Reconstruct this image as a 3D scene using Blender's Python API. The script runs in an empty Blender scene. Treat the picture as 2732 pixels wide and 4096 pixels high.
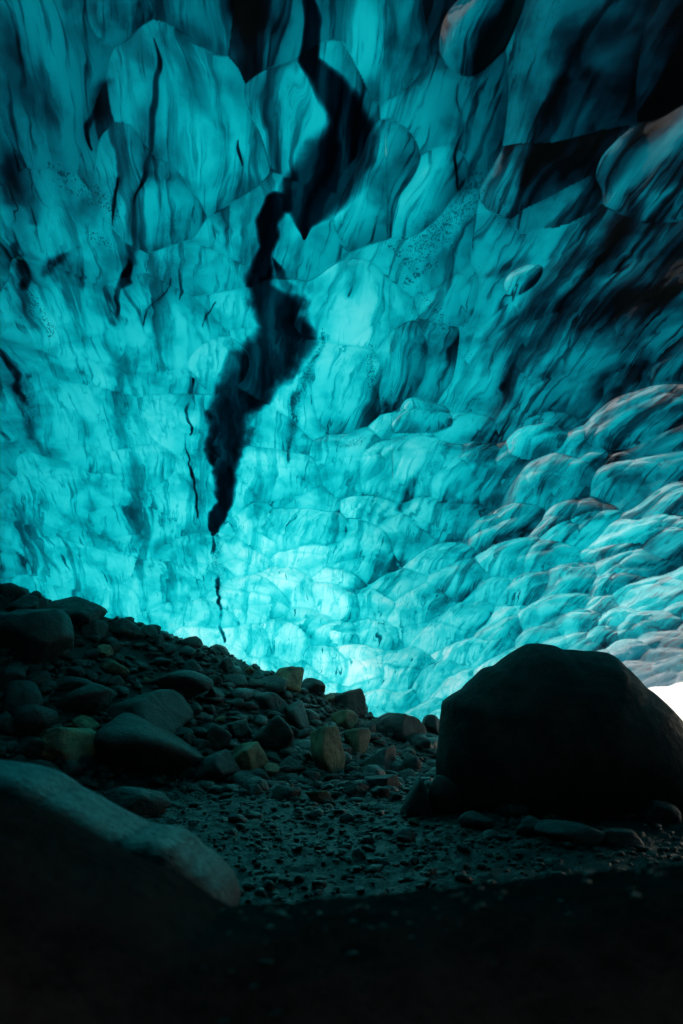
import bpy, bmesh, math, random
import numpy as np
from mathutils import Vector
sc = bpy.context.scene
COL = sc.collection
R = math.radians
rng = np.random.default_rng(7)

# ------------------------------------------------------------------ camera
CAMZ, PITCH, FP = 1.2, math.atan((2850 - 2048) / 2731), 2731.0
cP, sP = math.cos(PITCH), math.sin(PITCH)
cam = bpy.data.cameras.new("camera"); co = bpy.data.objects.new("camera", cam); COL.objects.link(co)
co.location = (0, 0, CAMZ); co.rotation_euler = (R(90) + PITCH, 0, 0)
cam.sensor_fit = 'VERTICAL'; cam.sensor_height = 36; cam.sensor_width = 36; cam.lens = 24
cam.clip_start = .02; cam.clip_end = 5000
cam.dof.use_dof = True; cam.dof.focus_distance = 11; cam.dof.aperture_fstop = 1.7
sc.camera = co

def ray(px, py):
    x = (np.asarray(px, float) - 1366) / FP; u = (2048 - np.asarray(py, float)) / FP
    return np.stack([x, cP - u * sP, sP + u * cP], -1)       # forward component 1

# ------------------------------------------------------------------ noise
def _hash(ix, iy, iz, seed):
    h = (ix.astype(np.int64) * 374761393 + iy.astype(np.int64) * 668265263 + iz.astype(np.int64) * 2147483647 + seed * 974634777)
    h = (h ^ (h >> 13)) * 1274126177 & 0x7fffffffffff
    h = h ^ (h >> 16)
    return (h & 0xffffff) / float(0xffffff)
def vnoise(x, y, z, seed=0):
    x, y, z = np.broadcast_arrays(x, y, z)
    ix, iy, iz = np.floor(x), np.floor(y), np.floor(z)
    f = [x - ix, y - iy, z - iz]
    f = [a * a * a * (a * (a * 6 - 15) + 10) for a in f]
    out = 0
    for a in (0, 1):
        wa = f[0] if a else 1 - f[0]
        for b in (0, 1):
            wb = f[1] if b else 1 - f[1]
            for c in (0, 1):
                wc = f[2] if c else 1 - f[2]
                out = out + wa * wb * wc * _hash(ix + a, iy + b, iz + c, seed)
    return out * 2 - 1
def fbm(x, y, z, seed=0, oct=4, gain=.5):
    s, a, t = 0, 1, 0
    for o in range(oct):
        s = s + a * vnoise(x * 2 ** o, y * 2 ** o, z * 2 ** o, seed + o * 17); t += a; a *= gain
    return s / t
def sstep(a, b, x):
    t = np.clip((x - a) / (b - a), 0, 1); return t * t * (3 - 2 * t)

# ------------------------------------------------------------------ cave profile (azimuth tables, degrees from straight ahead, right positive)
A_AZ  = np.array([-180, -150, -90, -60, -40, -27, -18, -10, -5, 0, 4.5, 10, 18, 22, 24.5, 27, 40, 55, 72, 90, 150, 180.])
A_RC  = np.array([   7,    7,   9,  11,  14, 16.6, 17, 17.6, 18.4, 19.3, 20.6, 22, 23, 23, 23, 23, 19, 15, 12, 9, 8, 7.])
A_ZC  = np.array([ 2.5,  1.8,  .5, 1.8, 3.0, 3.7, 3.15, 2.6, 2.0, 1.45, .8, 1.0, 1.5, 1.75, 1.95, 2.15, 3.5, 1.2, -.3, -.3, 1.8, 2.5])
A_Z0 = 6.1
A_P   = np.array([2.2, 2.2, 2.4, 2.8, 3.2, 3.2, 3.0, 2.8, 2.5, 2.2, 2.0, 1.9, 1.8, 1.75, 1.7, 1.7, 1.7, 1.8, 2, 2.2, 2.2, 2.2])
A_MO  = np.array([1, .8, 0, 0, 0, 0, 0, 0, 0, 0, 0, 0, .6, 1, 1, 1, 1, 1, 0, 0, .8, 1.])  # the opening behind the camera is added, an unseen source of neutral fill
def tab(t, az): return np.interp(az, A_AZ, t)
def H(az, r):
    rc, zc, p = tab(A_RC, az), tab(A_ZC, az), tab(A_P, az)
    q = np.clip(r / rc, 0, None)
    return zc + (A_Z0 - zc) * (1 - np.minimum(q, 1) ** p) - np.maximum(q - 1, 0) * 8
def hit_ice(px, py):
    d = ray(px, py); d = d.reshape(-1, 3)
    t = np.full(len(d), .5); done = np.zeros(len(d), bool)
    for _ in range(1400):
        p = d * t[:, None]; z = p[:, 2] + CAMZ
        az = np.degrees(np.arctan2(p[:, 0], p[:, 1])); r = np.hypot(p[:, 0], p[:, 1])
        done |= z >= H(az, r)
        t = np.where(done, t, t + .02)
    p = d * t[:, None]; p[:, 2] += CAMZ
    return p, t

G_AZ = np.array([-180, -90, -60, -40, -27, -18, -10, -5, 0, 4.5, 10, 18, 25, 40, 90, 180.])
G_DB = np.array([   5,   5, 6.5, 9.5, 11.6, 11.9, 12.1, 12.4, 12.8, 13.4, 15, 17, 18, 18, 8, 5.])      # foot of the rubble slope
G_DC = np.array([   7,   8,   10, 13, 15.6, 16.0, 16.5, 17.3, 18.1, 19.2, 20.5, 22, 23, 22, 12, 7.])      # its crest
G_HC = np.array([  .3,  1.0, 2.2, 3.2, 3.75, 3.15, 2.55, 2.0, 1.45, .85, .5, .25, .1, .1, .3, .3])
def G(x, y):
    az = np.degrees(np.arctan2(x, y)); r = np.hypot(x, y)
    db, dc, hc = (np.interp(az, G_AZ, t) for t in (G_DB, G_DC, G_HC))
    t = (r - db) / (dc - db)
    tt = np.clip(t, 0, 1)
    z = hc * (tt ** 1.15 * 1) - np.clip(t - 1, 0, 1) * .25
    z = z + .02 * fbm(x * 16, y * 16, 0 * x, 39, 2) + .09 * fbm(x * .9, y * .9, 0 * x, 31, 4) * np.clip((r - 4) / 4, 0, 1) + .03 * fbm(x * 5, y * 5, 0 * x, 37, 2)
    return z
def hit_ground(px, py):
    d = ray(px, py); t = 2.0
    for _ in range(2500):
        p = d * t
        if p[2] + CAMZ <= G(np.array(p[0]), np.array(p[1])) or t > 22: break
        t += .02
    return d * t + np.array([0, 0, CAMZ]), t

# ------------------------------------------------------------------ materials
def newmat(name):
    m = bpy.data.materials.new(name); m.use_nodes = True; m.node_tree.nodes.clear(); return m
class NT:
    def __init__(s, m): s.t = m.node_tree
    def n(s, typ, ins=None, **kw):
        n = s.t.nodes.new(typ)
        for k, v in kw.items(): setattr(n, k, v)
        for k, v in (ins or {}).items():
            if isinstance(v, bpy.types.NodeSocket): s.t.links.new(v, n.inputs[k])
            else: n.inputs[k].default_value = v
        return n
    def math(s, op, a, b=0, c=None, clamp=False):
        n = s.n('ShaderNodeMath', operation=op, use_clamp=clamp)
        for i, v in enumerate((a, b) if c is None else (a, b, c)):
            if isinstance(v, bpy.types.NodeSocket): s.t.links.new(v, n.inputs[i])
            else: n.inputs[i].default_value = v
        return n.outputs[0]
    def mapr(s, v, a, b, c, d, interp='SMOOTHSTEP'):
        n = s.n('ShaderNodeMapRange', {0: v, 1: a, 2: b, 3: c, 4: d}, interpolation_type=interp); return n.outputs[0]

def ice_material():
    m = newmat("glacier_ice"); k = NT(m)
    th = k.n('ShaderNodeAttribute', attribute_name='ice_shade_depth').outputs['Fac']
    ash = k.n('ShaderNodeAttribute', attribute_name='ash').outputs['Fac']
    spk = k.n('ShaderNodeAttribute', attribute_name='speckle').outputs['Fac']
    fl = k.n('ShaderNodeAttribute', attribute_name='flow').outputs['Vector']
    obj = k.n('ShaderNodeTexCoord').outputs['Object']
    def mp(v, sx, sy, sz, off=0): return k.n('ShaderNodeMapping', {0: v, 1: (off, off * 1.7, 0), 3: (sx, sy, sz)}).outputs[0]
    # warp of the flow coordinates
    wn = k.n('ShaderNodeTexNoise', {'Vector': mp(fl, .9, .5, 1), 'Scale': 1.0, 'Detail': 2.0}).outputs['Color']
    wv = k.n('ShaderNodeVectorMath', {0: wn, 1: (.5, .5, .5)}, operation='SUBTRACT').outputs[0]
    wv = k.n('ShaderNodeVectorMath', {0: wv, 'Scale': .3}, operation='SCALE').outputs[0]
    flw = k.n('ShaderNodeVectorMath', {0: fl, 1: wv}, operation='ADD').outputs[0]
    s1 = k.n('ShaderNodeTexNoise', {'Vector': mp(flw, 2.8, .24, 1), 'Scale': 1.0, 'Detail': 5.0, 'Roughness': .58}).outputs['Fac']
    s2 = k.n('ShaderNodeTexNoise', {'Vector': mp(flw, 12.0, .75, 1, 5), 'Scale': 1.0, 'Detail': 4.0, 'Roughness': .6}).outputs['Fac']
    s3 = k.n('ShaderNodeTexNoise', {'Vector': mp(flw, 1.5, 1.0, 1, 11), 'Scale': 1.3, 'Detail': 6.0, 'Roughness': .55}).outputs['Fac']
    a1 = k.mapr(s1, .5, .72, 0, 1.3); a2 = k.mapr(s2, .53, .72, 0, 1.0); a3 = k.mapr(s3, .42, .75, 0, 1.0)
    # painted brightness of the vault, varied by bands and clouds of denser ice
    tm = k.math('ADD', k.math('MULTIPLY', a1, .9), k.math('ADD', k.math('MULTIPLY', a2, .65), k.math('MULTIPLY', a3, .55)))
    tm = k.math('ADD', tm, .45)
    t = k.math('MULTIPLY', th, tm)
    s4 = k.n('ShaderNodeTexNoise', {'Vector': mp(flw, 7.5, .8, 1, 31), 'Scale': 1.0, 'Detail': 5.0, 'Roughness': .62}).outputs['Fac']
    wsp = k.math('MULTIPLY', k.mapr(s4, .61, .73, 0, 3.0), k.mapr(s3, .35, .55, .15, 1))
    t = k.math('ADD', t, wsp)
    # embedded ash: traced veins with a ragged rim, and strings of dark specks
    en = k.n('ShaderNodeTexNoise', {'Vector': mp(flw, 6, 2.5, 1, 3), 'Scale': 1.0, 'Detail': 4.0, 'Roughness': .55}).outputs['Fac']
    ae = k.math('ADD', ash, k.math('ADD', k.math('MULTIPLY', k.math('SUBTRACT', en, .5), .4), k.math('MULTIPLY', k.math('SUBTRACT', s3, .5), -1.1)))
    ae = k.mapr(ae, .08, .78, 0, 1)
    ae = k.math('MULTIPLY', ae, k.mapr(ash, .02, .18, 0, 1))
    vo = k.n('ShaderNodeTexVoronoi', {'Vector': mp(flw, 1.0, .45, 1), 'Scale': 52.0, 'Randomness': 1.0})
    big = k.n('ShaderNodeTexNoise', {'Vector': mp(flw, 2.2, .8, 1, 21), 'Scale': 1.0, 'Detail': 3.0}).outputs['Fac']
    sm = k.math('MAXIMUM', spk, k.mapr(big, .60, .72, 0, .55))
    rad = k.math('MULTIPLY', sm, k.math('ADD', .2, k.math('MULTIPLY', k.n('ShaderNodeSeparateColor', {0: vo.outputs['Color']}).outputs[0], .5)))
    dot = k.mapr(k.math('SUBTRACT', rad, vo.outputs['Distance']), -.02, .1, 0, 1)
    t = k.math('ADD', t, k.math('ADD', k.math('MULTIPLY', ae, k.mapr(s1, .36, .60, 4.2, 9.0)), k.math('MULTIPLY', dot, 1.8)))
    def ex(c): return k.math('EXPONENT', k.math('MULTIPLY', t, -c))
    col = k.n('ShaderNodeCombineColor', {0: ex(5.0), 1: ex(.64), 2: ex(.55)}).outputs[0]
    # fine pitting of the surface
    b1 = k.n('ShaderNodeTexNoise', {'Vector': obj, 'Scale': 9.0, 'Detail': 3.0}).outputs['Fac']
    pit = k.math('SUBTRACT', b1, k.math('MULTIPLY', dot, .25))
    bmp = k.n('ShaderNodeBump', {'Strength': .06, 'Distance': .02, 'Height': pit}).outputs[0]
    tr = k.n('ShaderNodeBsdfTranslucent', {'Color': col, 'Normal': bmp}).outputs[0]
    cl = k.n('ShaderNodeMix', data_type='RGBA'); k.t.links.new(ae, cl.inputs[0])
    cl.inputs[6].default_value = (.06, .075, .075, 1); cl.inputs[7].default_value = (.02, .022, .025, 1)
    df = k.n('ShaderNodeBsdfDiffuse', {'Color': cl.outputs[2], 'Normal': bmp}).outputs[0]
    ad = k.n('ShaderNodeAddShader', {0: tr, 1: df}).outputs[0]
    gl = k.n('ShaderNodeBsdfGlossy', {'Color': (1, 1, 1, 1), 'Roughness': .045, 'Normal': bmp}).outputs[0]
    fr = k.n('ShaderNodeFresnel', {'IOR': 1.38, 'Normal': bmp}).outputs[0]
    mx = k.n('ShaderNodeMixShader', {0: fr, 1: ad, 2: gl}).outputs[0]
    k.n('ShaderNodeOutputMaterial', {0: mx}); return m

def rock_material(name, c1, c2, rough=.45, scale=3.0, spec=.3, wet=.25):
    m = newmat(name); k = NT(m)
    oi = k.n('ShaderNodeObjectInfo').outputs['Random']
    oc = k.n('ShaderNodeTexCoord').outputs['Object']
    of = k.n('ShaderNodeVectorMath', {0: oc, 1: k.n('ShaderNodeCombineXYZ', {0: k.math('MULTIPLY', oi, 40), 1: k.math('MULTIPLY', oi, 17)}).outputs[0]}, operation='ADD').outputs[0]
    n1 = k.n('ShaderNodeTexNoise', {'Vector': of, 'Scale': scale, 'Detail': 7.0, 'Roughness': .65}).outputs['Fac']
    n2 = k.n('ShaderNodeTexNoise', {'Vector': of, 'Scale': scale * 9, 'Detail': 5.0, 'Roughness': .7}).outputs['Fac']
    f = k.math('ADD', k.math('MULTIPLY', n1, .65), k.math('MULTIPLY', n2, .35))
    f = k.mapr(f, .36, .66, 0, 1)
    mx = k.n('ShaderNodeMix', data_type='RGBA'); k.t.links.new(f, mx.inputs[0])
    mx.inputs[6].default_value = (*c1, 1); mx.inputs[7].default_value = (*c2, 1)
    v = k.mapr(oi, 0, 1, .65, 1.35, 'LINEAR')
    cv = k.n('ShaderNodeVectorMath', {0: mx.outputs[2], 'Scale': v}, operation='SCALE').outputs[0]
    h = k.math('ADD', n1, k.math('MULTIPLY', n2, .35))
    b = k.n('ShaderNodeBump', {'Strength': .9, 'Distance': .06, 'Height': h}).outputs[0]
    p = k.n('ShaderNodeBsdfPrincipled', {'Base Color': cv, 'Roughness': k.mapr(n2, .3, .7, rough - .12, rough + .2), 'Normal': b, 'Specular IOR Level': spec})
    k.n('ShaderNodeOutputMaterial', {0: p.outputs[0]}); return m

M_ICE = ice_material()
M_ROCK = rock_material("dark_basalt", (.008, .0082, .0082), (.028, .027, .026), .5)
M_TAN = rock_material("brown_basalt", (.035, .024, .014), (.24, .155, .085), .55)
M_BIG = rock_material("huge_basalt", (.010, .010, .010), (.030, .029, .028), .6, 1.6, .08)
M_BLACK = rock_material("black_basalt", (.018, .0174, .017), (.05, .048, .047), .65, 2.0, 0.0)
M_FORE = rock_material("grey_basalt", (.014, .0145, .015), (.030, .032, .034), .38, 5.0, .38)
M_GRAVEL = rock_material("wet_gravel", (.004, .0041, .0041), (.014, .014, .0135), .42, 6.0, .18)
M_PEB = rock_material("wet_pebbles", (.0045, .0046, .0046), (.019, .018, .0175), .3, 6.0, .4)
M_SNOW = rock_material("old_snow", (.68, .66, .64), (.84, .82, .79), .7, .6, .2)

M_TOP = newmat("glacier_snow"); _k = NT(M_TOP)
_k.n('ShaderNodeOutputMaterial', {0: _k.n('ShaderNodeBsdfTranslucent', {'Color': (.47, .485, .5, 1)}).outputs[0]})
# ------------------------------------------------------------------ mesh helpers
def mesh_from(name, co_, faces, mat, smooth=True, parent=None):
    me = bpy.data.meshes.new(name)
    co_ = np.asarray(co_, np.float32); faces = np.asarray(faces, np.int32)
    me.vertices.add(len(co_)); me.vertices.foreach_set('co', co_.ravel())
    n = faces.shape[1]
    me.loops.add(faces.size); me.loops.foreach_set('vertex_index', faces.ravel())
    me.polygons.add(len(faces)); me.polygons.foreach_set('loop_start', np.arange(0, faces.size, n, dtype=np.int32))
    me.polygons.foreach_set('loop_total', np.full(len(faces), n, np.int32))
    me.update(calc_edges=True)
    if smooth: me.polygons.foreach_set('use_smooth', np.ones(len(faces), bool))
    me.materials.append(mat)
    o = bpy.data.objects.new(name, me); COL.objects.link(o)
    if parent: o.parent = parent
    return o
def grid_faces(nr, nc, wrap=False):
    i = np.arange(nr - 1)[:, None]; j = np.arange(nc if wrap else nc - 1)[None, :]
    j2 = (j + 1) % nc
    return np.stack([i * nc + j, i * nc + j2, (i + 1) * nc + j2, (i + 1) * nc + j], -1).reshape(-1, 4)
_ico = {}
def ico(s):
    if s not in _ico:
        bm = bmesh.new(); bmesh.ops.create_icosphere(bm, subdivisions=s, radius=1)
        _ico[s] = (np.array([v.co[:] for v in bm.verts]), np.array([[v.index for v in f.verts] for f in bm.faces])); bm.free()
    return _ico[s]

# ------------------------------------------------------------------ ice ceiling
def azgrid():
    segs = [(-180, -75, 60), (-75, -36, 90), (-36, 36, 1000), (36, 75, 120), (75, 180, 60)]
    return np.concatenate([np.linspace(a, b, n, endpoint=False) for a, b, n in segs])
azs = azgrid(); NA = len(azs)
# rows: equal steps of elevation seen from the camera along a mean profile
qq = np.linspace(.004, 1, 6000); hh = 1.2 + (A_Z0 - 1.2) * (1 - qq ** 2.3); el = np.arctan2(hh - CAMZ, qq * 19)
ss = np.linspace(R(88), el[-1], 820); rho = np.interp(-ss, -el, qq); rho[-1] = 1; rho[0] = 1e-5
AZ, RH = np.meshgrid(azs, rho); RCm = tab(A_RC, AZ)
Rr = RH * RCm
X, Y = Rr * np.sin(R(1) * AZ), Rr * np.cos(R(1) * AZ)
Z = H(AZ, Rr)
AX = R(-10.3)
def flow(x, y, z): return x * math.cos(AX) - y * math.sin(AX), x * math.sin(AX) + y * math.cos(AX) + .6 * (A_Z0 - z)   # across, along the tunnel
S, T = flow(X, Y, Z)

def cups(s, t, cs, ct, seed, jit=.9, wr=.35):
    """min over jittered seeds of weighted squared distance: hollow cups meeting in sharp ridges; returns height and a random per cup"""
    u, v = s / cs, t / ct
    iu, iv = np.floor(u), np.floor(v)
    best = np.full(u.shape, 1e9); sec = best.copy(); idr = np.zeros(u.shape)
    for a in (-1, 0, 1):
        for b in (-1, 0, 1):
            cu, cv = iu + a, iv + b; z0 = 0 * cu
            px = cu + .5 + jit * (_hash(cu, cv, z0, seed) - .5); py = cv + .5 + jit * (_hash(cu, cv, z0, seed + 1) - .5)
            w = _hash(cu, cv, z0, seed + 2); k_ = .8 + .6 * _hash(cu, cv, z0, seed + 4)
            d = ((u - px) ** 2 + (v - py) ** 2) * k_ - wr * w
            nb = d < best; sec = np.where(nb, best, np.minimum(sec, d)); best = np.where(nb, d, best); idr = np.where(nb, _hash(cu, cv, z0, seed + 3), idr)
    return best, idr, sec - best
ws = S + .28 * fbm(S * .8, T * .6, 0 * S, 3, 2, .35); wt = T + .4 * fbm(S * .7, T * .5, 0 * S + 9, 5, 2, .35)
c1, id1, e1 = cups(ws, wt, 1.02, 1.4, 11)
c2, id2, e2 = cups(ws + .05 * fbm(S * 2, T * 2, 0 * S, 8, 1), wt, .5, .8, 23)
# hand-traced lobes of the photograph: centre px, radius px (across), stretch along the tunnel, strength
LOBES = [(1420,1330,190,1.5),(1330,1500,170,1.4),(1600,1480,170,1.3),(1600,1900,170,1.2),(1800,1900,170,1.1),(2140,1780,115,1.0),(2400,1240,520,1.6),
 (1700,1700,110,1.2),(700,500,210,1.5),(1180,470,190,1.6),(1440,800,150,1.6),(1630,800,140,1.7),(1900,200,130,1.5),(1500,250,200,1.6),(430,130,120,1.4),
 (600,720,160,1.2),(250,1950,200,1.0),(850,1480,120,1.2),(1180,2120,160,1.0),(1380,2560,45,1.0),(2560,1700,200,1.2),(2790,700,330,1.3),(2090,1120,100,1.7),(1720,1640,90,1.1),(330,2250,190,1.0)]
lp, lt = hit_ice([l[0] for l in LOBES], [l[1] for l in LOBES])
c0, id0, e0 = c1.copy(), id1.copy(), e1.copy()
lw1 = .13 * fbm(S * 1.6, T * 1.3, 0 * S, 101, 2); lw2 = .2 * fbm(S * 1.5, T * 1.1, 0 * S, 103, 2)
for i, l in enumerate(LOBES):
    a, b = flow(lp[i, 0], lp[i, 1], lp[i, 2]); rad = l[2] * lt[i] / FP
    d = (((ws + lw1 - a) / rad) ** 2 + ((wt + lw2 - b) / (rad * l[3])) ** 2) * .55 - .62
    nb = d < c0; e0 = np.where(nb, c0 - d, np.minimum(e0, d - c0)); c0 = np.where(nb, d, c0); id0 = np.where(nb, (i * .377 + .13) % 1, id0)
farw = sstep(4.5, 11, Rr)                                    # scallops crowd towards the back of the cave
rgt = sstep(-3, 4, S)
rlo = sstep(1.0, 5.0, S) * sstep(5, 10, Rr)
disp = -.16 * c0 * (.5 + .6 * rgt + .3 * rlo) - .055 * c2 * (.25 + .75 * farw) * (.3 + .55 * rgt + .2 * rlo)
disp += .16 * fbm(S * .5, T * .35, 0 * S, 41, 3) + .008 * fbm(S * 3.5, T * 2, 0 * S, 43, 3)
edge = 1 - sstep(.93, 1.0, RH) * (1 - tab(A_MO, AZ))
disp *= edge * sstep(.01, .12, RH)
# displace along the base normal
def normals(P):
    du = np.gradient(P, axis=1); dv = np.gradient(P, axis=0)
    n = np.cross(du, dv); return n / np.maximum(np.linalg.norm(n, axis=-1, keepdims=True), 1e-9)
P0 = np.stack([X, Y, Z], -1); N0 = normals(P0); N0 *= np.sign(N0[..., 2:3] + 1e-9)
P = P0 + N0 * disp[..., None]
N1 = normals(P); N1 *= np.sign((N1 * N0).sum(-1, keepdims=True) + 1e-9)
# brightness read coarsely across the ceiling, painted into the ice as absorption
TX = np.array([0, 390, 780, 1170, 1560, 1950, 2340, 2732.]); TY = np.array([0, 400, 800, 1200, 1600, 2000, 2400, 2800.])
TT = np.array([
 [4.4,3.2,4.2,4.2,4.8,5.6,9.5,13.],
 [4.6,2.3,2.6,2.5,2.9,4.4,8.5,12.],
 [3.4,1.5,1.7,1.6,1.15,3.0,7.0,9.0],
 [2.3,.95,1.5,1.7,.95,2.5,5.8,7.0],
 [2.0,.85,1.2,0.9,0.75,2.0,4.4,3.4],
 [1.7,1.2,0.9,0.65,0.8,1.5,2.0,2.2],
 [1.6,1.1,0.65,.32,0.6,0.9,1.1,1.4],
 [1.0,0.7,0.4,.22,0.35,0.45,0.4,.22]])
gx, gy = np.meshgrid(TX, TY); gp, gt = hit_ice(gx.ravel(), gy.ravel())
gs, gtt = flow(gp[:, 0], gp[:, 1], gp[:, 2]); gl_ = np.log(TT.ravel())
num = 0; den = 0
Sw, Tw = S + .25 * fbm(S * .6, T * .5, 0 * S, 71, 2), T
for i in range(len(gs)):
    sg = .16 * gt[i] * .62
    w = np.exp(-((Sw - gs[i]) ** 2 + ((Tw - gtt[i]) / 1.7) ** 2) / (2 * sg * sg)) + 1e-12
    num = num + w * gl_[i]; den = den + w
shade_depth = np.exp(num / den + .42 * fbm(S * 1.3 + 3, T * .45, 0 * S, 97, 4))
back = sstep(3.1, 1.3, Y)                             # added blackout of the unseen vault behind the camera, keeps facing stone dark
shade_depth = shade_depth + back * 9
shade_depth *= 1.7 * np.exp((.35 + .45 * rgt) * (id0 - .5)) * np.exp((.25 + .35 * rgt) * np.clip(c0 + .1, -.5, .8)) * np.exp(.3 * np.clip(c2, -.4, .6) * (.1 + .9 * farw * (.3 + .7 * rgt)))
tl_ = N1 - N0; tilt = tl_[..., 0] * .8 + tl_[..., 1] * .5        # facet shading by direction, painted into the ice colour
shade_depth *= np.exp((.8 + 1.0 * rgt) * np.clip(tilt, -.6, .6))
shade_depth += (.2 + .4 * rgt) * np.exp(-(e0 / .045) ** 2) + .3 * farw * np.exp(-(e2 / .05) ** 2)  # dark refraction lines along the ridges, painted in
# ash veins (photo px at 1568 wide, half widths)
K = 2732 / 1568
VEINS = [
 [(728,-30,14),(722,60,13),(716,140,16),(745,195,26),(785,265,34),(800,320,46),(768,380,60),(738,430,54),(708,490,30),(690,550,9)],
 [(705,480,22),(642,472,22),(612,520,19),(612,580,18),(604,655,30),(645,700,48),(662,760,42),(620,830,48),(562,900,48),(532,960,38),(520,1020,32),(520,1080,20),(512,1150,15),(488,1215,9)],
 [(488,1205,7),(492,1290,5),(495,1360,5),(505,1440,6),(518,1478,7)],
 [(640,600,10),(672,650,22),(700,700,18)],
 [(350,100,5),(342,200,9),(342,300,13),(330,370,10),(314,450,4),(296,570,7),(290,650,9),(264,745,6)],
 [(15,400,8),(32,560,13),(62,690,15),(72,760,9)],[(8,800,12),(40,870,12),(72,1000,9)],
 [(15,20,10),(45,90,12),(75,150,13)],[(205,20,8),(240,100,8)],[(252,395,6),(244,500,4)],[(412,610,6),(400,690,6)],[(382,640,4),(330,755,4)],
 [(248,200,6),(236,250,8),(203,275,9),(200,320,5)],[(560,345,5),(545,390,5)],[(440,870,7),(430,1000,5)],[(470,760,5),(495,700,5)],
 [(1054,190,4),(1052,330,4),(1047,430,5)],[(1022,30,8),(1030,120,8)],
 [(745,770,5),(690,900,5),(655,1050,5)],[(815,560,9),(800,690,7)],[(455,1180,5),(430,1020,4)],
]
BROAD = [[(1350,180,45),(1310,330,48),(1290,400,35)],[(1560,60,60),(1480,300,55),(1380,520,45)],[(1180,830,28),(1120,1000,28),(1080,1090,22)],[(1460,860,60),(1400,930,55)],
 [(905,20,16),(880,150,22),(850,230,26),(825,300,24)],[(1130,640,22),(1200,620,35)],[(1450,480,45),(1390,640,45)],[(950,1110,22),(920,1160,20)],[(1050,1110,24),(1040,1160,20)],[(1290,980,20),(1250,1010,16)],
 [(40,330,35),(60,480,25)],[(170,560,10),(90,640,20)],[(560,40,60),(620,60,60)],[(1290,200,40),(1180,430,25)],[(1530,700,60),(1350,760,45)]]
SPECK = [[(745,760,16),(690,900,14),(655,1055,14)],[(1090,380,25),(1060,480,40),(990,560,55),(930,640,35)],[(960,670,12),(1020,740,12),(1045,810,12)],[(130,350,40),(200,420,40),(250,480,30)],
 [(190,520,25),(240,560,25)],[(60,650,20),(110,780,20)],[(850,800,18),(845,900,16),(940,945,10)],[(500,1200,14),(500,1400,14)],[(1100,900,16),(1010,980,12)],[(60,900,15),(70,960,15)],[(1000,620,50),(880,560,10)],[(830,1000,20),(780,1030,20)],[(870,1130,14),(850,1160,14)],[(1150,1240,12),(1130,1300,12)]]
jx = S + .11 * fbm(S * 2.2, T * 1.8, 0 * S, 51, 3, .45); jt = T + .12 * fbm(S * 1.7, T * 1.1, 0 * S, 57, 4)
def veins(lst, soft):
    out = np.zeros(S.shape)
    for line in lst:
        pts, tt = hit_ice([p[0] * K for p in line], [p[1] * K for p in line])
        s_, t_ = flow(pts[:, 0], pts[:, 1], pts[:, 2]); w_ = np.array([p[2] * K for p in line]) * tt / FP
        if soft < .5 and w_.max() < .11: w_ = w_ * .72
        mg = w_.max() * (1 + soft) * 3
        sel = (jx > s_.min() - mg) & (jx < s_.max() + mg) & (jt > t_.min() - mg * 2) & (jt < t_.max() + mg * 2)
        a, b = jx[sel], jt[sel]; v = np.zeros(a.shape)
        for i in range(len(line) - 1):
            ax, ay, bx, by = s_[i], t_[i], s_[i + 1], t_[i + 1]
            l2 = (bx - ax) ** 2 + (by - ay) ** 2 + 1e-9
            h = np.clip(((a - ax) * (bx - ax) + (b - ay) * (by - ay)) / l2, 0, 1)
            d = np.hypot(a - ax - h * (bx - ax), (b - ay - h * (by - ay)) * (.9 if i or len(line) > 2 else 1)); w = w_[i] + h * (w_[i + 1] - w_[i])
            if i == 0: w = w * np.clip(.45 + 1.2 * h, 0, 1)
            if i == len(line) - 2: w = w * np.clip(.45 + 1.2 * (1 - h), 0, 1)
            v = np.maximum(v, np.clip(1.5 - d / w / (1 + soft), 0, 1) if soft < .5 else np.exp(-(d / w) ** 2 * .8))
        if soft < .5 and w_.max() < .09:                              # thin wisps: broken, fading, never a clean tube
            br = fbm(a * 3 + 7, b * 1.1, 0 * a, 61, 3); v = v * np.clip(.36 + 1.15 * br, 0, .58)
        out[sel] = np.maximum(out[sel], v)
    return out
ash = veins(VEINS, .15); broad = veins(BROAD, 1); halo = veins([[(p[0], p[1], p[2] * 2.2) for p in l] for l in VEINS[3:]], 1); broad = np.maximum(broad, .75 * halo); spk = veins(SPECK, 1)
bst = np.clip(.55 + 1.3 * fbm(S * 5 + .3 * jx, T * .55, 0 * S, 91, 4), 0, 1.2)
shade_depth = shade_depth * (1 + 1.0 * broad * bst) + 1.3 * broad * bst
# rim rows: down into the rubble, or up round the lip of the mouth
rows = [(.25, -.35, .25), (.9, -1.2, .9), (1.6, -2.4, 2.2), (3.0, -3.5, 4.0)]
PP, DD, AA, SK = [P], [shade_depth], [ash], [spk]
mo = tab(A_MO, azs)[:, None]
last = P[-1]; rad = np.stack([np.sin(np.radians(azs)), np.cos(np.radians(azs)), 0 * azs], -1)
for dr, dz0, dz1 in rows:
    q = last + rad * dr; q = q.copy(); q[:, 2] += (dz0 * (1 - mo) + dz1 * mo)[:, 0]
    PP.append(q[None]); DD.append(shade_depth[-1:]); AA.append(ash[-1:]); SK.append(spk[-1:])
PP, DD, AA, SK = (np.concatenate(a) for a in (PP, DD, AA, SK))
ref = .55
fs = S + ref * (N1 - N0)[..., 0] + (id0 - .5) * .5 * (.25 + .75 * rgt); ft = T + ref * (N1 - N0)[..., 1] + (id0 - .5) * 1.3 * (.25 + .75 * rgt)
FL = np.stack([fs, ft, 0 * fs + id0 * 1.2 * (.15 + .85 * rgt)], -1); FL = np.concatenate([FL] + [FL[-1:]] * len(rows))
nr = PP.shape[0]
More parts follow.
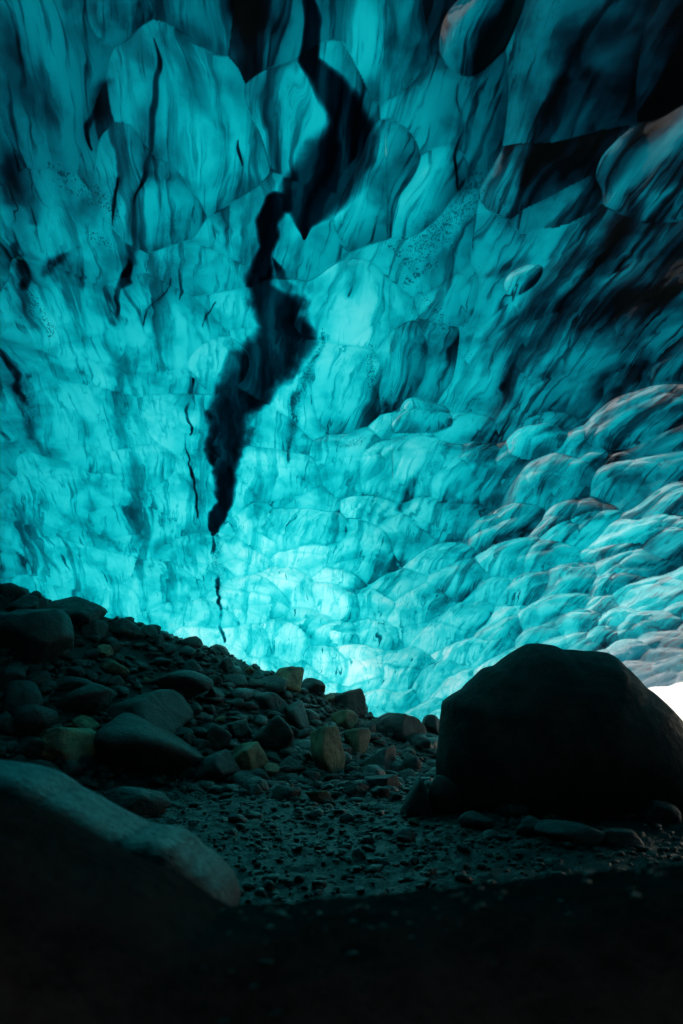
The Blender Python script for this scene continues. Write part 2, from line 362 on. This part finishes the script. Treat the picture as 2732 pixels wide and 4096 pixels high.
ice = mesh_from("ice_ceiling", PP.reshape(-1, 3), grid_faces(nr, NA, True)[:, ::-1], M_ICE)
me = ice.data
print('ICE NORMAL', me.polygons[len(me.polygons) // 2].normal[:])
for nme, arr in (('ice_shade_depth', DD), ('ash', AA), ('speckle', SK)):
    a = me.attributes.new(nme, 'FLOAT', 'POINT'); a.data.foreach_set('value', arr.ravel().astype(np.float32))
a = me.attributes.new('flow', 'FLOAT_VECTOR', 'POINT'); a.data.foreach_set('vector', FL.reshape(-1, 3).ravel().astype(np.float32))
ice['kind'] = 'structure'; ice['label'] = 'translucent turquoise glacier ice vault of scalloped hollows with black ash veins'

# the snowy top of the glacier above the clear ice: it scatters the daylight that shines down through
st = 6
top = (P0 + N0 * (.75 * sstep(0, .1, RH))[..., None])[::st, ::st]
tl = top[-1]; ext = []
for dr, dz0, dz1 in rows[1:]:
    q = tl + rad[::st] * (dr + .25); q[:, 2] += (dz0 * (1 - mo[::st]) + (dz1 + .3) * mo[::st])[:, 0]; ext.append(q[None])
top = np.concatenate([top] + ext)
gt_ = mesh_from("glacier_top", top.reshape(-1, 3), grid_faces(top.shape[0], top.shape[1], True), M_TOP); gt_['kind'] = 'structure'

# ------------------------------------------------------------------ ground
ga = np.concatenate([np.linspace(-180, -40, 90, endpoint=False), np.linspace(-40, 40, 420, endpoint=False), np.linspace(40, 180, 90, endpoint=False)])
gr = np.concatenate([np.linspace(.05, 4, 40, endpoint=False), np.linspace(4, 22, 330, endpoint=False), np.linspace(22, 27, 20)])
def RG(az): return np.interp(az, [-180, -145, -125, 17, 26, 60, 70, 125, 145, 180], [.3, .3, 1, 1, .8, .8, 1, 1, .3, .3])  # snow drawn in behind the camera for the added rear opening
GA, GR = np.meshgrid(np.radians(ga), gr); GR = GR * np.where(GR > 8, 1, 1); GR = np.minimum(GR, 8 + (GR - 8) * (RG(np.degrees(GA)) * 27 - 8) / 19); gx_, gy_ = GR * np.sin(GA), GR * np.cos(GA)
gz = G(gx_, gy_)
fl = mesh_from("ground", np.stack([gx_, gy_, gz], -1).reshape(-1, 3), grid_faces(len(gr), len(ga), True), M_GRAVEL); fl['kind'] = 'structure'
sr = np.concatenate([np.linspace(23.5, 40, 12), np.geomspace(45, 1500, 26)]); sa = np.radians(np.arange(-180, 180, 2.0))
SA, SR = np.meshgrid(sa, sr); SR = np.where(SR < 40, 40 - (40 - SR) / 16.5 * (40 - RG(np.degrees(SA)) * 27 + 3.0), SR); sx, sy = SR * np.sin(SA), SR * np.cos(SA)
sz = -.45 + sstep(14, 45, SR) * 1.4 + np.clip(SR - 60, 0, 1e9) * .05 * (1 + .6 * fbm(sx / 150, sy / 150, 0 * sx, 77, 3)) + .25 * fbm(sx / 5, sy / 5, 0 * sx, 78, 3) * sstep(16, 30, SR)
sn = mesh_from("snow_ground", np.stack([sx, sy, sz], -1).reshape(-1, 3), grid_faces(len(sr), len(sa), True), M_SNOW); sn['kind'] = 'structure'

# ------------------------------------------------------------------ rocks
def rock_shape(seed, sub=4, nplanes=14, p=9, rough=.06, extra=()):
    g = np.random.default_rng(seed); d, f = ico(sub)
    n = g.normal(size=(nplanes, 3)); n /= np.linalg.norm(n, axis=1)[:, None]
    h = g.uniform(.72, 1.15, nplanes)
    if len(extra):
        e = np.array([x[:3] for x in extra]); e /= np.linalg.norm(e, axis=1)[:, None]
        n = np.vstack([n, e]); h = np.append(h, [x[3] for x in extra])
    v = np.clip(d @ n.T / h, 0, None)
    r = (np.sum(v ** p, 1) + .5 ** p) ** (-1 / p)
    r = np.minimum(r, 1.5)
    r *= 1 + rough * fbm(d[:, 0] * 1.7 + seed, d[:, 1] * 1.7, d[:, 2] * 1.7, seed, 4, .55) + rough * .25 * fbm(d[:, 0] * 7, d[:, 1] * 7 + seed, d[:, 2] * 7, seed + 3, 3)
    c = d * r[:, None]
    lo, hi = c.min(0), c.max(0); return (c - (lo + hi) / 2) / ((hi - lo) / 2), f
def outline_rock(seed, pts, y0, D, q=2.5, sub=6, rough=.05, freq=1.6):
    """closed stone whose side-on profile follows pts (x, z), with real thickness D on either side of y0"""
    pts = np.array(pts, float); c = (pts.min(0) + pts.max(0)) / 2
    a = np.arctan2(pts[:, 1] - c[1], pts[:, 0] - c[0]); rr = np.hypot(*(pts - c).T); o = np.argsort(a)
    a, rr = a[o], rr[o]; a = np.concatenate([a - 2 * np.pi, a, a + 2 * np.pi]); rr = np.tile(rr, 3)
    d, f = ico(sub); th = np.arctan2(d[:, 2], d[:, 0]); Rd = np.interp(th, a, rr)
    sy = np.clip(np.abs(d[:, 1]), 0, 1); rad = (1 - sy ** q) ** (1 / q)
    base = np.stack([Rd * np.cos(th) * rad, D * d[:, 1], Rd * np.sin(th) * rad], -1)
    sc_ = np.ptp(pts[:, 0]) * .5
    nz = fbm(base[:, 0] / sc_ * freq + seed, base[:, 1] / sc_ * freq, base[:, 2] / sc_ * freq, seed, 5, .5)
    rd = 1 - np.abs(fbm(base[:, 0] / sc_ * 1.1 + 5, base[:, 1] / sc_ * 1.1, base[:, 2] / sc_ * 1.1 + seed, seed + 9, 3)) * 1.5
    base *= (1 + rough * (nz + .5 * rd) * (.35 + .65 * sy))[:, None] if True else 1
    return base, f, np.array([c[0], y0, c[1]])
def px2plane(pts, y0):
    out = []
    for px, py in pts:
        d = ray(px, py); t = y0 / d[1]; out.append((d[0] * t, d[2] * t + CAMZ))
    return out
def thing(o, label, cat, group=None):
    o['label'] = label; o['category'] = cat
    if group: o['group'] = group

ol = [(1773,2850),(1775,2810),(1801,2788),(1854,2757),(1899,2710),(1932,2675),(1976,2662),(2010,2635),(2063,2601),(2106,2581),(2154,2579),(2202,2588),(2233,2605),(2324,2611),(2411,2614),(2442,2627),(2481,2666),(2559,2744),(2646,2818),(2707,2897),(2740,2935),(2850,3080),(2900,3220),(2860,3340),(2600,3380),(2300,3370),(1950,3330),(1800,3260),(1755,3100),(1760,2950)]
b, f, c = outline_rock(5, px2plane(ol, 9.9), 9.9, 1.25, 1.8, 6, .07, 2.2)
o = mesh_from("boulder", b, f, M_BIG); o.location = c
thing(o, 'huge black boulder silhouetted against the bright ice, largest rock on the right', 'boulder')
ol = [(-900,3300),(-500,3120),(-250,3060),(0,3062),(90,3078),(174,3106),(261,3167),(392,3237),(480,3285),(557,3324),(610,3330),(662,3336),(740,3370),(784,3420),(854,3468),(906,3533),(935,3600),(920,3750),(820,4100),(700,4500),(300,4900),(-400,4900),(-900,4300)]
b, f, c = outline_rock(8, px2plane(ol, 2.6), 2.6, .3, 6, 6, .012, 3)
o = mesh_from("boulder", b, f, M_FORE); o.location = c
thing(o, 'blurred near boulder at the lower left with blue light along its sloping top edge', 'boulder')
ol = [(-1200,3150),(-600,3120),(-150,3130),(60,3140),(200,3186),(330,3264),(480,3338),(600,3384),(720,3440),(820,3515),(930,3572),(1060,3556),(1180,3552),(1330,3537),(1480,3532),(1620,3514),(1800,3502),(1960,3486),(2150,3472),(2300,3440),(2480,3432),(2732,3405),(3100,3390),(3500,3600),(3600,4300),(2800,5200),(1200,5400),(-400,5200),(-1300,4500)]
b, f, c = outline_rock(12, px2plane(ol, 2.0), 1.75, .42, 2.4, 6, .035, 5)  # left end added in place of the near boulder's shaded front face
b *= (1 + .012 * fbm(b[:, 0] * 20, b[:, 1] * 20, b[:, 2] * 20, 19, 3))[:, None]
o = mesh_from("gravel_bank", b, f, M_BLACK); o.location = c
thing(o, 'low black bank of wet gravel along the bottom edge, left end added over the shaded face of the near boulder', 'gravel bank')
BANK = b + c

# px centre x, y, width, height, kind (d dark, t tan right face, r rounded), short name, label
RK = [
(45,2362,95,64,'r','round crest rock','small round dark rock at the far left top of the rubble slope'),
(94,2378,26,30,'d','tiny crest stone','tiny stone beside the round rock at the top left of the slope'),
(55,2425,160,90,'d','rock under the crest','flat dark rock just under the round rock at the left picture edge'),
(148,2440,64,86,'t','brownish egg rock','faintly brown egg shaped rock near the top left crest'),
(262,2445,240,120,'d','peaked crest rock','long black peaked rock forming the crest at the upper left'),
(80,2550,320,220,'d','large left boulder','large black boulder high on the slope at the left edge'),
(206,2522,74,72,'t','rock beside large left boulder','small olive rock tucked behind the large black boulder at left'),
(366,2525,96,84,'t','brown edged rock','dark rock with thin brown right edge below the ice at upper left'),
(488,2520,140,80,'t','brown faced crest rock','crest rock with dull brown right face touching the ice'),
(582,2532,76,66,'d','crest wedge','dark wedge shaped rock at the crest right of the brown faced one'),
(634,2570,34,64,'t','upright sliver','narrow upright olive stone near the crest'),
(664,2598,64,40,'r','oval crest stone','small oval greenish stone below the narrow upright one'),
(748,2610,60,54,'r','round green stone','rounded green tinted stone below the crest, left of the ice foot'),
(25,2712,120,90,'d','left edge rock','dark rock at the left edge under the large black boulder'),
(60,2805,180,150,'r','left edge boulder','rounded black boulder at the left edge halfway down the slope'),
(285,2742,150,66,'d','flat dark slab','flat dark slab midway up the left slope with a thin bright corner'),
(305,2805,200,130,'r','dim rounded boulder','dim rounded boulder left of the slanted slab'),
(420,2785,64,56,'t','olive stone','small olive brown stone just above the slanted slab'),
(715,2742,240,110,'r','broad flat boulder','broad flat topped teal lit boulder in the middle of the slope'),
(570,2870,300,200,'s','slanted slab','slanted slab with a pale straight right face running downhill'),
(570,3005,400,260,'r','big rounded boulder','biggest rounded boulder at the foot of the left slope'),
(225,2985,250,130,'T','brown faced boulder','boulder with a bright brown right face near the lower left'),
(88,2992,140,74,'r','oval left rock','smooth oval dark rock left of the bright brown faced boulder'),
(170,2908,140,56,'d','green topped rock','flat rock with green tinted top above the brown faced boulder'),
(15,2895,90,86,'d','lower left edge rock','dark brownish rock cut by the left edge above the near boulder'),
(272,3085,84,74,'d','foot rock','small rock with teal right edge below the brown faced boulder'),
(165,3085,150,76,'d','rock behind near boulder','jagged dark rock peeping over the blue rimmed near boulder'),
(525,3225,240,120,'r','dark floor boulder','low black rounded boulder on the floor beside the near boulder'),
(725,2936,90,54,'d','arch rock','small angular rock right of the slanted slab'),
(745,2966,60,60,'t','ridge stone','little ridged stone behind the biggest rounded boulder'),
(704,3136,15,30,'t','left thumb stone','left one of two pale thumb sized stones on the gravel'),
(732,3137,17,30,'t','right thumb stone','right one of two pale thumb sized stones on the gravel'),
(768,2850,66,74,'d','edge lit rock','dark rock with one pale edge right of the slope centre'),
(768,2676,76,66,'t','block rock','blocky rock above the broad flat boulder'),
(905,2666,70,66,'t','pale edged rock','upright rock with pale right edge near the ice foot'),
(932,2727,105,58,'r','low dome rock','low dome shaped rock below the pale edged upright one'),
(1085,2742,110,72,'d','crest block','long block near the crest left of the pointed brown rock'),
(1155,2722,105,100,'T','pointed brown rock','pointed crest rock with light brown right face against the ice'),
(1243,2745,105,60,'r','smooth crest rock','smooth dark rock on the crest right of the pointed brown one'),
(855,2792,66,78,'d','left mid rock','dark upright rock right of the broad flat boulder'),
(1075,2815,130,80,'r','dim mound rock','dim mound shaped rock below the crest block'),
(1190,2865,100,110,'s','bright facet rock','rock with a bright straight edge below the pointed brown rock'),
(1085,2945,160,140,'r','steep rounded boulder','steep sided rounded boulder in the middle of the slope'),
(870,2955,100,100,'r','dim boulder','dim round boulder left of the steep sided one'),
(935,2922,120,76,'d','back rock','dark rock wedged behind the dim round boulder'),
(1395,2808,125,96,'t','dark crest boulder','dark crest boulder where the slope meets the bright ice'),
(1310,3015,130,190,'T','tall rock','tall squarish rock with an olive brown right side'),
(860,3075,165,125,'s','ridged rock','angular rock with a light teal ridge running down its front'),
(985,3040,150,120,'T','orange faced rock','teal topped rock with a bright orange brown face'),
(1027,3115,96,66,'r','rock under the orange face','round dark rock just under the orange faced one'),
(1160,3065,110,66,'d','flat topped rock','flat topped dark rock between the orange faced and the tall rock'),
(1167,3150,24,34,'t','pale chip','pale chip of stone on the gravel below the flat topped rock'),
(1245,3122,78,64,'t','floor stone by the tall rock','small pointed stone at the foot of the tall rock'),
(1275,3192,100,48,'T','pale tipped stone','low floor stone with a pale yellow right tip'),
(1425,3152,90,44,'t','teal topped stone','low teal topped stone on the gravel right of the tall rock'),
(1165,2928,56,40,'r','tiny dome','tiny domed stone right of the steep sided boulder'),
(808,2872,80,44,'d','flat pair stone','flat stone above the dim round boulder'),
(1378,2882,100,74,'T','streaked rock','rock with pale brown streaks under the dark crest boulder'),
(1430,2968,100,96,'T','dripped rock','rock with several pale streaks right of the tall rock'),
(1515,3048,140,108,'t','smooth rounded rock','smooth rounded rock with a pale speckled right rim'),
(1605,2918,195,115,'t','wide angular rock','wide angular rock against the foot of the ice beside the huge boulder'),
(1735,2905,80,80,'t','rock tucked by huge boulder','small rock tucked against the left side of the huge boulder'),
(1438,3108,62,36,'r','teal pebble','small teal stone left of the flat slab'),
(1562,3100,100,30,'d','thin slab','thin dark slab lying behind the long low rock'),
(1530,3138,140,60,'t','long low rock','long low rock with a thin teal top edge'),
(1422,3170,80,40,'t','ridge pebble','small ridged stone in the gravel below the smooth rounded rock'),
(1522,3178,72,50,'d','pointed chip','pointed chip with a teal slanting face on the gravel'),
(1665,3200,118,150,'r','post rock','upright post shaped rock left of the egg shaped boulder'),
(1805,3200,170,160,'r','egg boulder','egg shaped boulder in front of the left end of the huge boulder'),
(2047,3220,165,120,'r','round rock','round dim rock at the foot of the huge boulder'),
(1912,3292,130,64,'r','low round stone','low round stone in front of the egg shaped boulder'),
(2140,3315,130,76,'r','dark floor rock','dark rock on the floor below the round dim rock'),
(2290,3345,240,84,'r','flat floor rock','long flat dark rock on the floor under the huge boulder'),
(2500,3362,160,66,'r','right floor rock','low dark rock near the right end of the floor'),
(2660,3260,140,90,'r','right edge rock','dim rock at the right edge below the huge boulder'),
(1650,3060,70,80,'d','gap rock','dim rock in the gap between the rounded rock and the huge boulder'),
(1690,2985,60,50,'d','gap stone','small stone at the left flank of the huge boulder'),
]
placed = []
for i, (px, py, w, h, kd, short, label) in enumerate(RK):
    p, t = hit_ground(px, py + h * .36)
    W, Hh = 1.12 * w * t / FP, 1.08 * h * t / FP
    dep = .5 * W + .45 * Hh
    ex = ()
    if kd in 't': ex = ((.8, -.55, .15, .62),)
    if kd == 'T': ex = ((.80, -.58, .12, .6), (-.1, .1, 1, .75))
    if kd == 's': ex = ((.75, -.35, .55, .42), (-.3, -.2, 1, .62))
    c_, f_ = rock_shape(100 + i, 5 if w > 110 else 4, 9 if kd in 'rR' else 11, 6 if kd == 'r' else 15, .08, ex)
    hz = Hh * 1.15
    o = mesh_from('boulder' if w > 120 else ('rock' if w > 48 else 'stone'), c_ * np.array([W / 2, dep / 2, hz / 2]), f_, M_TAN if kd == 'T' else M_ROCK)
    ctr = ray(px, py); ctr = ctr * t * 1.0
    o.location = (ctr[0], ctr[1] + dep * .3, ctr[2] + CAMZ - hz * .04)
    thing(o, label, 'boulder' if w > 120 else ('rock' if w > 48 else 'stone'), 'rocks of the rubble slope and cave floor')
    placed.append((px, py, w, h, short))

# filler stones: copies of a dozen prototypes lying between the rocks above
protos = []
for i in range(12):
    c_, f_ = rock_shape(500 + i, 3, 10, 13, .09); me_ = bpy.data.meshes.new('stone')
    me_.from_pydata([tuple(v) for v in c_], [], [tuple(int(k) for k in q) for q in f_]); me_.polygons.foreach_set('use_smooth', np.ones(len(f_), bool))
    me_.materials.append(M_TAN if i == 0 else M_ROCK); protos.append(me_)
used = {}
CX = [0, 110, 250, 420, 560, 700, 870, 1050, 1250, 1350, 1450, 1550, 1780]; CY = [2345, 2395, 2400, 2500, 2520, 2565, 2615, 2685, 2735, 2795, 2830, 2885, 2900]
n = 0; spots = []; tries = 0
while n < 215 and tries < 30000:
    tries += 1
    if n < 165: px = rng.uniform(-20, 1760); top = np.interp(px, CX, CY) + 15; py = top + (3190 - top) * rng.uniform(0, 1); w = rng.choice([34, 46, 62, 82, 108], p=[.18, .24, .24, .2, .14])
    else: px = rng.uniform(1150, 2250); py = rng.uniform(3170, 3440); w = rng.choice([24, 32, 44, 60], p=[.35, .35, .2, .1])
    if px < 900 and py > 3100: continue
    if any(((px - q[0]) / (q[2] * .5 + w * .25)) ** 2 + ((py - q[1]) / (q[3] * .5 + w * .15)) ** 2 < 1 for q in placed): continue
    if any(math.hypot(px - a, (py - b) * 1.4) < (w + c) * .3 for a, b, c in spots): continue
    nb = min(placed, key=lambda q: math.hypot((px - q[0]) / (q[2] * .5 + 20), (py - q[1]) / (q[3] * .5 + 20)))
    dx, dy = (px - nb[0]) / (nb[2] * .5), (py - nb[1]) / (nb[3] * .5)
    rel = ('right of' if dx > 0 else 'left of') if abs(dx) > abs(dy) * 1.6 else (('below' if dy > 0 else 'above') if abs(dy) > abs(dx) * 1.6 else ('below and right of' if dy > 0 and dx > 0 else 'below and left of' if dy > 0 else 'above and right of' if dx > 0 else 'above and left of'))
    size = 'tiny' if w < 30 else 'small' if w < 50 else 'middling'
    pi = int(rng.integers(12)); tone = 'brownish' if pi == 0 else 'dark'
    lab = f'{size} {tone} stone lying {rel} the {nb[4]}'
    if lab in used: continue
    used[lab] = 1
    spots.append((px, py, w)); n += 1
    p, t = hit_ground(px, py + w * .15); s = w * t / FP / 2
    o = bpy.data.objects.new('stone', protos[pi]); COL.objects.link(o)
    o.scale = (s * rng.uniform(.9, 1.15), s * rng.uniform(.7, 1.1), s * rng.uniform(.45, .8)); o.rotation_euler = (rng.uniform(-.3, .3), rng.uniform(-.3, .3), rng.uniform(0, 6.3))
    o.location = (p[0], p[1], p[2] + s * .22)
    thing(o, lab, 'stone', 'loose stones between the larger rocks')

# loose gravel, one object nobody could count
d2, f2 = ico(1)
NV = 13000; vs, fs_ = [], []
pa = np.radians(rng.uniform(-30, 29, NV)); pr = 4.2 + np.where(rng.uniform(0, 1, NV) < .75, 9.5, 14.5) * rng.uniform(0, 1, NV) ** .8
gx2, gy2 = pr * np.sin(pa), pr * np.cos(pa); gz2 = G(gx2, gy2); sl2 = np.arange(NV) % 10 < 3; pr = np.where(sl2, 11.5 + 7.5 * rng.uniform(0, 1, NV), pr); pa = np.where(sl2, np.radians(rng.uniform(-30, 8, NV)), pa)
gx2, gy2 = pr * np.sin(pa), pr * np.cos(pa); gz2 = G(gx2, gy2); sz2 = np.where(sl2, 2.2, 1) * .0145 * np.exp(rng.normal(0, .6, NV)) * (1 + .05 * pr)
vari = [rock_shape(800 + i, 2, 9, 8, .08) for i in range(8)]
allv, allf, off = [], [], 0
for i in range(NV):
    c_, f_ = vari[i % 8]; a = rng.uniform(0, 6.3); ca, sa_ = math.cos(a), math.sin(a)
    v = c_ * np.array([1, rng.uniform(.6, 1), rng.uniform(.35, .8)]) * sz2[i]
    v = np.stack([v[:, 0] * ca - v[:, 1] * sa_, v[:, 0] * sa_ + v[:, 1] * ca, v[:, 2]], -1) + np.array([gx2[i], gy2[i], gz2[i] + sz2[i] * .15])
    allv.append(v); allf.append(f_ + off); off += len(v)
sel = BANK[(BANK[:, 2] > BANK[:, 2].max() - .5) & (BANK[:, 0] > rng.uniform(-.4, .8, len(BANK)))]; sel = sel[rng.permutation(len(sel))[:420]]
for i, q in enumerate(sel):
    c_, f_ = vari[i % 8]; v = c_ * np.array([1, .8, .6]) * 0.0045 * math.exp(rng.normal(0, .6)) + q
    allv.append(v); allf.append(f_ + off); off += len(v)
gv = mesh_from("gravel", np.concatenate(allv), np.concatenate(allf), M_PEB); gv['kind'] = 'stuff'

# ------------------------------------------------------------------ light
SUN_EL, SUN_AZ = R(27), R(40)                                # azimuth from straight ahead towards the right
sun = bpy.data.lights.new("sun", 'SUN'); so = bpy.data.objects.new("sun", sun); COL.objects.link(so)
sun.energy = 5; sun.angle = R(.5); sun.color = (1, .89, .79)
dv = Vector((math.sin(SUN_AZ) * math.cos(SUN_EL), math.cos(SUN_AZ) * math.cos(SUN_EL), math.sin(SUN_EL)))
so.rotation_euler = dv.to_track_quat('Z', 'Y').to_euler()
w = bpy.data.worlds.new("World"); sc.world = w; w.use_nodes = True
nt = w.node_tree; bg = nt.nodes['Background']; sk = nt.nodes.new('ShaderNodeTexSky'); sk.sky_type = 'NISHITA'
sk.sun_disc = False; sk.sun_elevation = SUN_EL; sk.sun_rotation = SUN_AZ; sk.air_density = 1; sk.dust_density = 2
nt.links.new(sk.outputs[0], bg.inputs[0]); bg.inputs[1].default_value = .11
sc.view_settings.view_transform = 'Standard'; sc.view_settings.look = 'None'; sc.view_settings.exposure = .8; sc.view_settings.gamma = 1
sc.cycles.use_denoising = True; sc.cycles.max_bounces = 8; sc.cycles.diffuse_bounces = 5; sc.cycles.glossy_bounces = 4
sc.cycles.sample_clamp_indirect = 6
